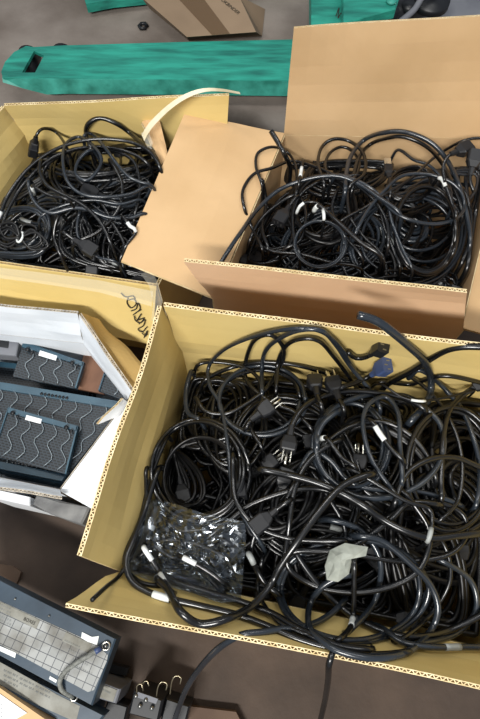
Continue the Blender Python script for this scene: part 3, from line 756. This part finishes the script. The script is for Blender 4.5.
traced(N, 'black cable arching to the right edge of the near box from below the oval loop', [(394, 505), (399, 489), (409, 471), (431, 459), (457, 458), (480, 467), (510, 476)], .032, .0044)
traced(N, "thick black cable rising from the plastic bag to the middle of the near box", [(158, 580), (166, 587), (172, 597), (181, 612), (200, 624), (226, 619), (252, 606), (271, 584), (280, 567), (297, 542), (322, 508), (345, 484), (372, 474)], 0.056, .0050, sleeves=[(.02, 'greysleeve')])
traced(N, 'thick glossy cable sweeping across the middle to the right edge of the near box', [(262, 470), (292, 476), (320, 484), (345, 495), (365, 507), (382, 519), (405, 531), (430, 538), (455, 536), (480, 533), (510, 528)], .044, .0052)
traced(N, 'black cable in a wide low oval around the crumpled tape in the near box', [(440, 505), (409, 503), (390, 520), (350, 548), (322, 551), (297, 551), (287, 558), (290, 570), (305, 581), (326, 589), (359, 592), (392, 586), (417, 572), (428, 551), (429, 530), (417, 509), (400, 490)], .032, .0042)
traced(N, 'black cable curving through the lower right of the near box above the crumpled tape', [(300, 541), (330, 544), (351, 553), (401, 561), (447, 555), (466, 536), (463, 515), (440, 503), (409, 505), (385, 520)], .022, .0038)
traced(N, 'large round loop of cable at the bottom of the near box with a white label', [(352, 575), (342, 576), (322, 587), (310, 605), (309, 626), (322, 641), (342, 652), (376, 658), (409, 651), (430, 632), (438, 610), (432, 588), (417, 570), (384, 542), (359, 536)], .036, .0044, 'grey_jacket')
traced(N, 'cable with a white label hanging down beside the crumpled tape in the near box', [(354, 560), (354, 580), (354, 600), (353, 616), (350, 628), (338, 640)], 0.046, .0036, sleeves=[.55])
traced(N, 'black cable slanting to the lower right through the round loop of the near box', [(290, 540), (297, 555), (313, 578), (334, 601), (359, 620), (388, 633), (417, 637), (450, 630), (485, 612)], .026, .0046)
traced(N, 'black cable with a white label lying along the front flap of the near box', [(158, 470), (146, 506), (133, 540), (126, 560), (131, 580), (146, 591, .40), (166, 598, .41), (196, 605, .415), (234, 614, .41), (262, 624, .41), (296, 638, .41), (330, 648, .41), (372, 655, .41), (408, 652)], 0.036, .0044, sleeves=[.40])
traced(N, 'thick cable running under the labels toward the bottom loop of the near box', [(148, 560), (158, 572), (176, 582), (206, 592), (240, 602), (272, 614), (300, 630), (340, 646), (370, 650)], .022, .0048)
traced(N, "thin black cable slipping out over the near box front left corner", [(146, 470), (146, 500), (141, 530), (130, 558, .39), (119, 576, .37), (106, 587, .30), (92, 600, .20)], .02, .0028, 'rubber2')
traced(N, 'thin black cable running down the left wall of the near box', [(166, 440), (150, 480), (140, 520), (126, 552), (126, 568), (140, 582), (160, 586)], .014, .0030, 'rubber2')
traced(N, 'black cable hanging over the front flap of the near box toward the bottom edge', [(345, 600), (325, 618), (300, 628), (280, 629), (262, 632, .445), (241, 635, .45), (219, 648, .42), (200, 668, .34), (186, 690, .26), (174, 722, .15), (168, 745, .06)], .02, .0042, 'grey_jacket')
traced(N, 'short black cable hanging straight down over the front flap of the near box', [(338, 640, .42), (333, 652, .45), (329, 664, .455), (328, 680, .40), (325, 700, .30), (320, 722, .2)], .02, .0040)
traced(N, 'blue-black straight cable at the lower right of the near box', [(385, 630), (402, 642), (430, 647), (460, 647), (490, 647)], 0.036, .0040, 'grey_jacket', sleeves=[(.55, 'greysleeve')])
traced(N, 'black cable dropping from the left coil and sweeping right in the near box', [(233, 455), (233, 480), (237, 503), (256, 526), (287, 538), (320, 541), (345, 541)], .034, .0036)
traced(N, 'black cable bending steeply below the three-pin plug of the near box', [(284, 560), (288, 535), (290, 518), (294, 492), (305, 466), (320, 451), (340, 440)], .030, .0040)
traced(N, 'black cable running right from under the left coil of the near box', [(205, 540), (230, 520), (252, 504), (290, 491), (320, 489), (350, 500)], .024, .0042)
for i, (q, lb) in enumerate([
    ([(205, 380), (230, 368), (262, 362), (300, 366), (340, 378), (372, 392)], 'black cable lying just below the plugs at the back of the near box'),
    ([(191, 372), (186, 392), (188, 412), (200, 420)], 'black cable bend in the back left corner of the near box'),
    ([(198, 365), (214, 362), (240, 366), (258, 378), (262, 400), (250, 424), (262, 448)], 'black cable curling down right of the back left corner of the near box'),
    ([(212, 420), (216, 396), (232, 378), (262, 370), (290, 378), (300, 396)], 'black cable arch behind the left coil of the near box'),
    ([(420, 370), (440, 384), (462, 410), (474, 440), (480, 470), (476, 505)], 'black cable falling down the upper right of the near box'),
    ([(405, 375), (430, 392), (452, 424), (462, 462), (458, 500), (440, 520)], 'cable curving down left of the plug at the right edge of the near box'),
    ([(380, 382), (410, 384), (440, 376), (470, 380), (500, 390)], 'black cable along the back right wall of the near box'),
    ([(330, 520), (360, 530), (380, 560), (375, 600), (350, 630)], 'cable passing right of the crumpled tape in the near box'),
    ([(262, 560), (258, 590), (276, 620), (310, 636)], 'cable rounding the lower right corner of the plastic bag'),
    ([(262, 520), (252, 545), (256, 570), (280, 600), (300, 630), (330, 645)], 'cable running from the bag edge to the bottom loop in the near box'),
    ([(440, 560), (470, 580), (476, 610), (455, 634), (420, 644)], 'black cable curve in the lower right corner of the near box'),
    ([(420, 520), (444, 545), (450, 580), (430, 615), (400, 640)], 'black cable crossing the right side of the bottom loop in the near box'),
    ([(310, 470), (330, 500), (345, 530), (340, 560), (320, 575)], 'cable running down above the crumpled tape in the near box'),
    ([(300, 470), (312, 452), (330, 460), (350, 482), (380, 490), (420, 492), (460, 505)], 'cable running right under the big ring of the near box')]):
    traced(N, lb, q, .016 + .003 * (i % 3), [.0034, .004, .003][i % 3], ['rubber', 'grey_jacket', 'rubber'][i % 3])
ring(N, 'pair of wide black cable turns in the upper left centre of the near box', 262, 400, 42, 34, 2, .016, .0038, 'grey_jacket', wob=.1, seed=21)
ring(N, 'black cable lying in three wide turns at the right of the near box', 452, 470, 44, 62, 3, .012, .0042, 'rubber', wob=.1, seed=22)
ring(N, 'bundle of parallel black cable turns in the centre of the near box', 350, 445, 36, 42, 5, .006, .0036, 'grey_jacket', wob=.08, seed=23)
ring(N, 'wide loops of black cable around the crumpled tape at the near box bottom', 352, 590, 72, 50, 3, .008, .0042, 'grey_jacket', wob=.07, seed=24)
# loose plugs with short cords by the back flap
traced(N, "left of two upright plugs with bright prongs at the near box back flap", [(322, 408), (318, 397), (316, 388)], .044, .0036, ends=[(1, 'nema')])
traced(N, "right of two upright plugs with bright prongs at the near box back flap", [(344, 410), (339, 399), (336, 391)], .044, .0036, ends=[(1, 'nema')])
traced(N, 'black plug with metal prongs lying left of centre in the near box', [(246, 428), (252, 419), (259, 414)], .034, .0032, ends=[(1, 'nema')])
traced(N, 'cable with a slate blue socket plug by the near box back flap', [(340, 388), (352, 384), (366, 378), (376, 372)], .046, .0040, ends=[(1, 'iec', 'blueplug')])
traced(N, 'cable with a dark socket plug behind the slate blue one in the near box', [(348, 352, .44), (356, 358, .45), (366, 357, .46), (374, 352, .47)], .046, .0036, ends=[(1, 'iec')])
traced(N, "white-labelled cable inside the big ring of the near box, right one", [(370, 420), (380, 434), (392, 450), (404, 462)], 0.050, .0034, sleeves=[.35])
traced(N, "white-labelled cable inside the big ring of the near box, left one", [(326, 438), (333, 446), (342, 458), (356, 468)], 0.050, .0032, sleeves=[.15])
traced(N, 'cable with a grey printed label below the three-pin plug of the near box', [(250, 556), (258, 572), (266, 584), (280, 596)], .036, .0036, sleeves=[(.2, 'greysleeve')])
traced(N, 'cable with a grey label high in the lower right of the near box', [(352, 470), (404, 500), (428, 508), (432, 520), (428, 540)], 0.046, .003, sleeves=[(.75, 'greysleeve')])
traced(N, 'black socket plug facing left above the plastic bag', [(290, 500), (276, 510), (270, 515)], .036, .0036, ends=[(1, 'iec')])
# crumpled tape
rs = random.Random(3); ctr = [(325, 566), (330, 550), (345, 543), (368, 547), (366, 556), (352, 559), (349, 574), (338, 582), (327, 580)]
top = [N.on(x, y, .046 + rs.uniform(-.003, .005)) for x, y in ctr]
m = len(top); inn = [N.on(x * .45 + 341 * .55, y * .45 + 561 * .55, .050 + rs.uniform(0, .006)) for x, y in ctr]; c0 = N.on(341, 561, .054)
vs = top + inn + [c0]; vs += [p - V((0, 0, .005)) for p in vs]; O_ = 2 * m + 1; fs = []
for i in range(m):
    j = (i + 1) % m
    for f in ((i, j, m + j, m + i), (m + i, m + j, 2 * m)): fs.append(f); fs.append(tuple(q + O_ for q in reversed(f)))
    fs.append((i, i + O_, j + O_, j))
o = mesh_obj('crumpled_tape', vs, fs, 'papertape'); tag(o, 'pale crumpled piece of masking tape on the cables in the near box', 'tape')
# plastic bag
bag = thing('plastic_bag', N.on(185, 555, .03), 'clear plastic bag holding thin cables in the lower left of the near box', 'bag')
outl = [(150, 498), (176, 504), (205, 514), (236, 520), (245, 521), (246, 545), (243, 575), (241, 601), (220, 603), (190, 592), (160, 585), (128, 572), (124, 558), (136, 530)]
cx, cy = 188, 552; vs = []; fs = []; rings = 15; m = 72
def outp(a):
    k_ = a * len(outl); i = int(k_) % len(outl); f = k_ - int(k_); p, q = outl[i], outl[(i + 1) % len(outl)]
    return p[0] * (1 - f) + q[0] * f, p[1] * (1 - f) + q[1] * f
for j in range(1, rings + 1):
    t = j / rings
    for i in range(m):
        x, y = outp(i / m); px, py = cx + (x - cx) * t, cy + (y - cy) * t
        h = .030 + .012 * (1 - t * t) + .008 * noise.noise(V((px * .07, py * .07, 0))) + .010 * abs(noise.noise(V((px * .13 + py * .05, py * .10, 4)))) + .004 * abs(noise.noise(V((px * .33, py * .3 - px * .1, 9))))
        vs.append(N.on(px, py, h))
vs.append(N.on(cx, cy, .046))
for j in range(rings - 1):
    for i in range(m): fs.append((j * m + i, j * m + (i + 1) % m, (j + 1) * m + (i + 1) % m, (j + 1) * m + i))
for i in range(m): fs.append((len(vs) - 1, (i + 1) % m, i))
L0 = len(vs); under = [v - V((0, 0, .010 + .016 * (1 - (k_ // m + 1) / rings))) for k_, v in enumerate(vs)]
fs += [tuple(q + L0 for q in reversed(f)) for f in fs]
for i in range(m): a = (rings - 1) * m + i; b = (rings - 1) * m + (i + 1) % m; fs.append((a, b, b + L0, a + L0))
mesh_obj('bag_film', vs + under, fs, 'bag', bag)
for i, q in enumerate([[(150, 540), (170, 556), (195, 566), (220, 590)], [(140, 556), (165, 540), (200, 545), (230, 560)], [(160, 515), (180, 530), (205, 530), (232, 545)]]):
    traced(N, ['cable in the plastic bag running to its lower right', 'cable in the plastic bag crossing its middle', 'cable in the plastic bag near its top edge'][i], q, .022, .0032, 'rubber2')
traced(N, "short cable with two white labels at the plastic bag's lower left", [(144, 548), (152, 560), (160, 574), (170, 590)], 0.056, .0032, sleeves=[.25, .55])
traced(N, 'cable with a white label lying on top of the plastic bag', [(180, 556), (196, 564), (212, 574), (226, 585)], 0.056, .0032, sleeves=[.32])
# --- right box
B = right
ring(B, 'black cable wound in a deep coil at the right side of the brown box', 426, 230, 31, 44, 7, .002, .0036, wob=.07, seed=12)
ring(B, 'small tidy coil of thin black cable at the front of the brown box', 320, 244, 25, 23, 5, .024, .0024, 'grey_jacket', wob=.05, seed=14)
traced(B, 'thick black cable arching high against the raised flap of the brown box', [(345, 192), (346, 176), (351, 156), (364, 140), (382, 133, .42), (405, 132, .44), (430, 142, .44), (447, 160, .42), (459, 185), (467, 215), (470, 245)], .03, .0044, 'grey_jacket')
traced(B, 'second strand of the high arch inside the brown box', [(352, 190), (354, 174), (360, 156), (371, 144), (388, 138, .41), (405, 137, .43), (427, 147, .42), (443, 165), (454, 188), (462, 215)], .024, .0038)
traced(B, "black cable looping right and back over the deep coil in the brown box", [(336, 176), (350, 178), (364, 184), (377, 193), (392, 210), (410, 220), (435, 224), (455, 219), (464, 208), (461, 192), (447, 180), (425, 174), (402, 176), (385, 190), (368, 210), (356, 232)], .032, .0036, 'grey_jacket')
traced(B, 'thin black cable slanting to the black plugs at the right edge of the brown box', [(500, 140, .43), (480, 138, .43), (460, 142, .42), (435, 157), (410, 179), (385, 194), (364, 208), (340, 222)], .030, .0028)
traced(B, 'long black cable reaching over the left flap of the brown box', [(220, 264, .42), (230, 248, .425), (241, 232, .415), (257, 210), (279, 190), (308, 179), (336, 176), (357, 183), (378, 197), (400, 214)], .034, .0040, 'grey_jacket')
traced(B, 'black cable hooked at the left back corner of the brown box', [(262, 185), (256, 167), (258, 153), (272, 147), (287, 152), (295, 164), (297, 180), (296, 195)], .028, .0030)
traced(B, 'black cable curving round the left wall of the brown box', [(262, 248), (252, 228), (244, 207), (243, 190), (254, 174), (272, 168), (292, 161), (316, 167), (339, 176), (360, 176)], .026, .0032)
traced(B, 'black cable looping at the back wall of the brown box, outer loop', [(324, 184), (318, 164), (322, 147), (334, 139), (351, 142), (364, 155), (364, 174), (350, 186)], .030, .0034)
traced(B, 'black cable looping at the back wall of the brown box, inner loop', [(330, 180), (325, 166), (330, 153), (341, 147), (352, 151), (359, 163), (356, 178)], .022, .0030)
traced(B, 'black cable circling left of the small tidy coil in the brown box', [(300, 256), (294, 238), (293, 212), (303, 192), (327, 179), (350, 182), (372, 198), (386, 220), (388, 246)], .022, .0034)
traced(B, 'black cable bending down in the middle of the brown box', [(356, 176), (348, 190), (350, 216), (364, 237), (378, 250), (384, 262)], .026, .0030)
traced(B, 'thick black cable falling down the right wall of the brown box', [(488, 150, .44), (482, 180, .42), (476, 210), (471, 240), (467, 268)], .022, .0050)
traced(B, 'black cable falling beside the right wall of the brown box', [(462, 188), (470, 210), (470, 236), (462, 262)], .016, .0040)
traced(B, 'upright black plug with a bright metal connector in the brown box', [(390, 196), (390, 184), (389, 174)], .030, .0030, ends=[(1, 'usb')])
traced(B, 'black angled plug touching the back wall of the brown box at its right', [(445, 182, .42), (443, 168, .43), (448, 156, .44), (456, 152, .44)], .03, .0034, ends=[(1, 'iec')])
traced(B, 'black plug in the back right corner of the brown box', [(474, 192, .42), (470, 180, .43), (472, 168, .44)], .03, .0034, ends=[(1, 'iec')])
traced(B, 'thick black cable end leaning out over the left back corner of the brown box', [(290, 168), (285, 155, .43), (279, 144, .44), (271, 131, .45)], .03, .0050)
traced(B, 'cable with a white label on the deep coil of the brown box', [(440, 178), (447, 190), (453, 206), (456, 216)], 0.044, .0034, sleeves=[.25])
traced(B, 'cable with a white label behind the small tidy coil of the brown box', [(318, 206), (327, 212), (338, 222), (360, 242), (380, 256)], 0.044, .0040, sleeves=[.12])
traced(B, 'white-ended cable arcing left of the labelled one in the brown box', [(300, 206), (308, 202), (317, 203), (322, 208), (324, 218)], 0.044, .0026, sleeves=[.2, .62])
traced(B, 'short cable with a dark socket plug left of the small tidy coil', [(298, 196), (290, 205), (286, 211)], .032, .0032, ends=[(1, 'iec')])
traced(B, 'short cable with a white label at the back left of the brown box', [(303, 160), (301, 172), (299, 184)], 0.044, .0030, sleeves=[.45])
for i, (q, lb) in enumerate([
    ([(258, 246), (275, 252), (300, 254), (330, 262), (360, 268)], 'cable along the front wall of the brown box'),
    ([(250, 240), (262, 218), (284, 200), (298, 196), (306, 214), (300, 240), (284, 250)], 'cable loop in the left half of the brown box'),
    ([(386, 196), (392, 222), (402, 248), (412, 270)], 'cable running down left of the deep coil in the brown box'),
    ([(378, 198), (384, 226), (394, 252), (400, 268)], 'second cable running down left of the deep coil in the brown box'),
    ([(262, 180), (266, 204), (262, 228), (268, 248)], 'cable dropping along the left wall of the brown box'),
    ([(398, 150), (414, 160), (430, 166), (446, 184), (452, 204)], 'cable behind the deep coil in the brown box'),
    ([(338, 188), (332, 210), (345, 236), (362, 258)], 'cable crossing the middle of the brown box beside the small coil')]):
    traced(B, lb, q, .014 + .003 * (i % 3), [.0032, .0036, .0030][i % 3], ['rubber', 'rubber', 'grey_jacket'][i % 3])
# --- left box
L = left
traced(L, 'cable with an upright black plug in the back left corner of the upper left box', [(66, 146), (58, 134), (50, 129), (42, 129, .42), (37, 134, .42), (35, 142, .40)], .03, .0030, ends=[(1, 'iec')])
traced(L, 'thick black cable arching up against the back flap of the upper left box', [(90, 146), (86, 134), (88, 124, .42), (100, 118, .43), (117, 124, .42), (130, 133), (142, 144), (156, 158)], .03, .0044)
traced(L, 'black cable slanting down right from the top arch in the upper left box', [(84, 136), (92, 134), (103, 145), (117, 164), (128, 176), (140, 182), (152, 186)], .036, .0032, 'grey_jacket')
traced(L, 'black cable sweeping across the middle of the upper left box', [(150, 186), (130, 194), (104, 197), (82, 194), (68, 182), (63, 162), (66, 144), (80, 137), (97, 150), (101, 164), (88, 180), (76, 174), (79, 160), (92, 150)], .032, .0032, 'grey_jacket')
traced(L, 'black cable waving left to right in the upper left box', [(29, 180), (30, 192), (38, 206), (52, 213), (73, 208), (89, 210), (108, 217), (130, 218), (146, 214)], .030, .0034, 'grey_jacket')
traced(L, 'outer black cable ringing the pile in the upper left box', [(-5, 226), (0, 214), (9, 194), (27, 170), (49, 153), (73, 143), (100, 139), (130, 142), (150, 152), (160, 168)], 0.034, .0036, sleeves=[.12])
traced(L, 'black cable inside the outer ring of the upper left box', [(2, 232), (8, 210), (24, 184), (46, 162), (72, 150), (100, 147), (128, 152), (148, 164)], .022, .0034)
traced(L, 'black cable crossing from the left ring to the lower right of the upper left box', [(42, 160), (40, 172), (48, 186), (66, 196), (84, 206), (100, 222), (112, 246)], .030, .0034)
traced(L, 'cable with a white label left of centre in the upper left box', [(32, 186), (41, 191), (52, 196), (68, 200)], 0.046, .0028, sleeves=[.12])
traced(L, 'cable with a white label near the kraft flap in the upper left box', [(122, 216), (130, 226), (136, 232), (124, 250)], 0.044, .0030, sleeves=[.35])
traced(L, 'cable with a dark socket plug at the lower middle of the upper left box', [(62, 232), (72, 238), (80, 243)], .032, .0030, ends=[(1, 'iec')])
# tied hank
hank = thing('power_cable', L.on(20, 238, .02), "thin black cable hank held by a white tie in the upper left box", 'cable')
vs, fs = [], []
rs = random.Random(2)
for i in range(9):
    a = (0 if i % 2 else math.pi) + rs.uniform(-.75, .75); Rx = rs.uniform(20, 30)
    d = (math.cos(a), math.sin(a) * .8); q = (-d[1], d[0])
    P = [(20, 237), (20 + d[0] * Rx * .5 + q[0] * 9, 237 + d[1] * Rx * .5 + q[1] * 9), (20 + d[0] * Rx, 237 + d[1] * Rx + 1), (20 + d[0] * Rx * .5 - q[0] * 9, 237 + d[1] * Rx * .5 - q[1] * 9), (20.5, 237.5)]
    P = [(x, min(y, 254)) for x, y in P]
    tube_geo(catmull(pts(L, P, .026 + .0012 * i, .001, i), .006), .0024, 7, False, vs, fs)
mesh_obj('cord', vs, fs, 'rubber2', hank, smooth=True)
p = L.on(20, 237, .032); tube('white_tie', [p + V((math.cos(a) * .007, math.sin(a) * .011, .004 * math.cos(a))) for a in [i * .39 for i in range(16)]], .0022, 'sleeve', hank, 6, True)
for i, (q, lb) in enumerate([
    ([(100, 200), (112, 222), (124, 244), (120, 262)], 'cable dropping to the front right of the upper left box'),
    ([(60, 214), (54, 236), (62, 258)], 'cable bending down at the front of the upper left box'),
    ([(80, 212), (78, 236), (96, 256), (116, 262)], 'cable along the front wall of the upper left box'),
    ([(44, 170), (60, 156), (84, 148), (112, 150), (134, 162), (140, 190), (134, 220)], 'cable arc under the outer ring in the upper left box'),
    ([(110, 160), (122, 184), (118, 210), (98, 232), (74, 244)], 'cable curve right of centre in the upper left box'),
    ([(40, 218), (62, 206), (92, 200), (120, 204), (142, 200)], 'cable running right across the lower half of the upper left box')]):
    traced(L, lb, q, .014 + .003 * (i % 3), [.0032, .0036, .0028][i % 3], ['rubber', 'rubber', 'grey_jacket'][i % 3])
# ---------------------------------------------------------------- light
w = bpy.data.worlds.new('world'); sc.world = w; w.use_nodes = True
w.node_tree.nodes['Background'].inputs[0].default_value = (.80, .88, 1, 1)
w.node_tree.nodes['Background'].inputs[1].default_value = .32
def area(loc, sx, sy, power, target, color=(1, .98, .94)):
    l = bpy.data.lights.new('ceiling_lamp', 'AREA'); l.shape = 'RECTANGLE'; l.size = sx; l.size_y = sy; l.energy = power; l.color = color
    o = bpy.data.objects.new('ceiling_lamp', l); COL.objects.link(o); o.location = loc
    o.rotation_euler = (V(target) - V(loc)).to_track_quat('-Z', 'Y').to_euler()
area((-.8, -1.9, 3.3), 1.6, .22, 190, (0, .7, .3))
area((-1.2, 1.3, 3.3), .25, 1.8, 26, (0, .6, 0))
area((1.0, 1.0, 3.3), .25, 1.6, 20, (0, .6, 0))
sc.view_settings.view_transform = 'Standard'; sc.view_settings.look = 'None'
sc.view_settings.exposure = 0; sc.view_settings.gamma = 1
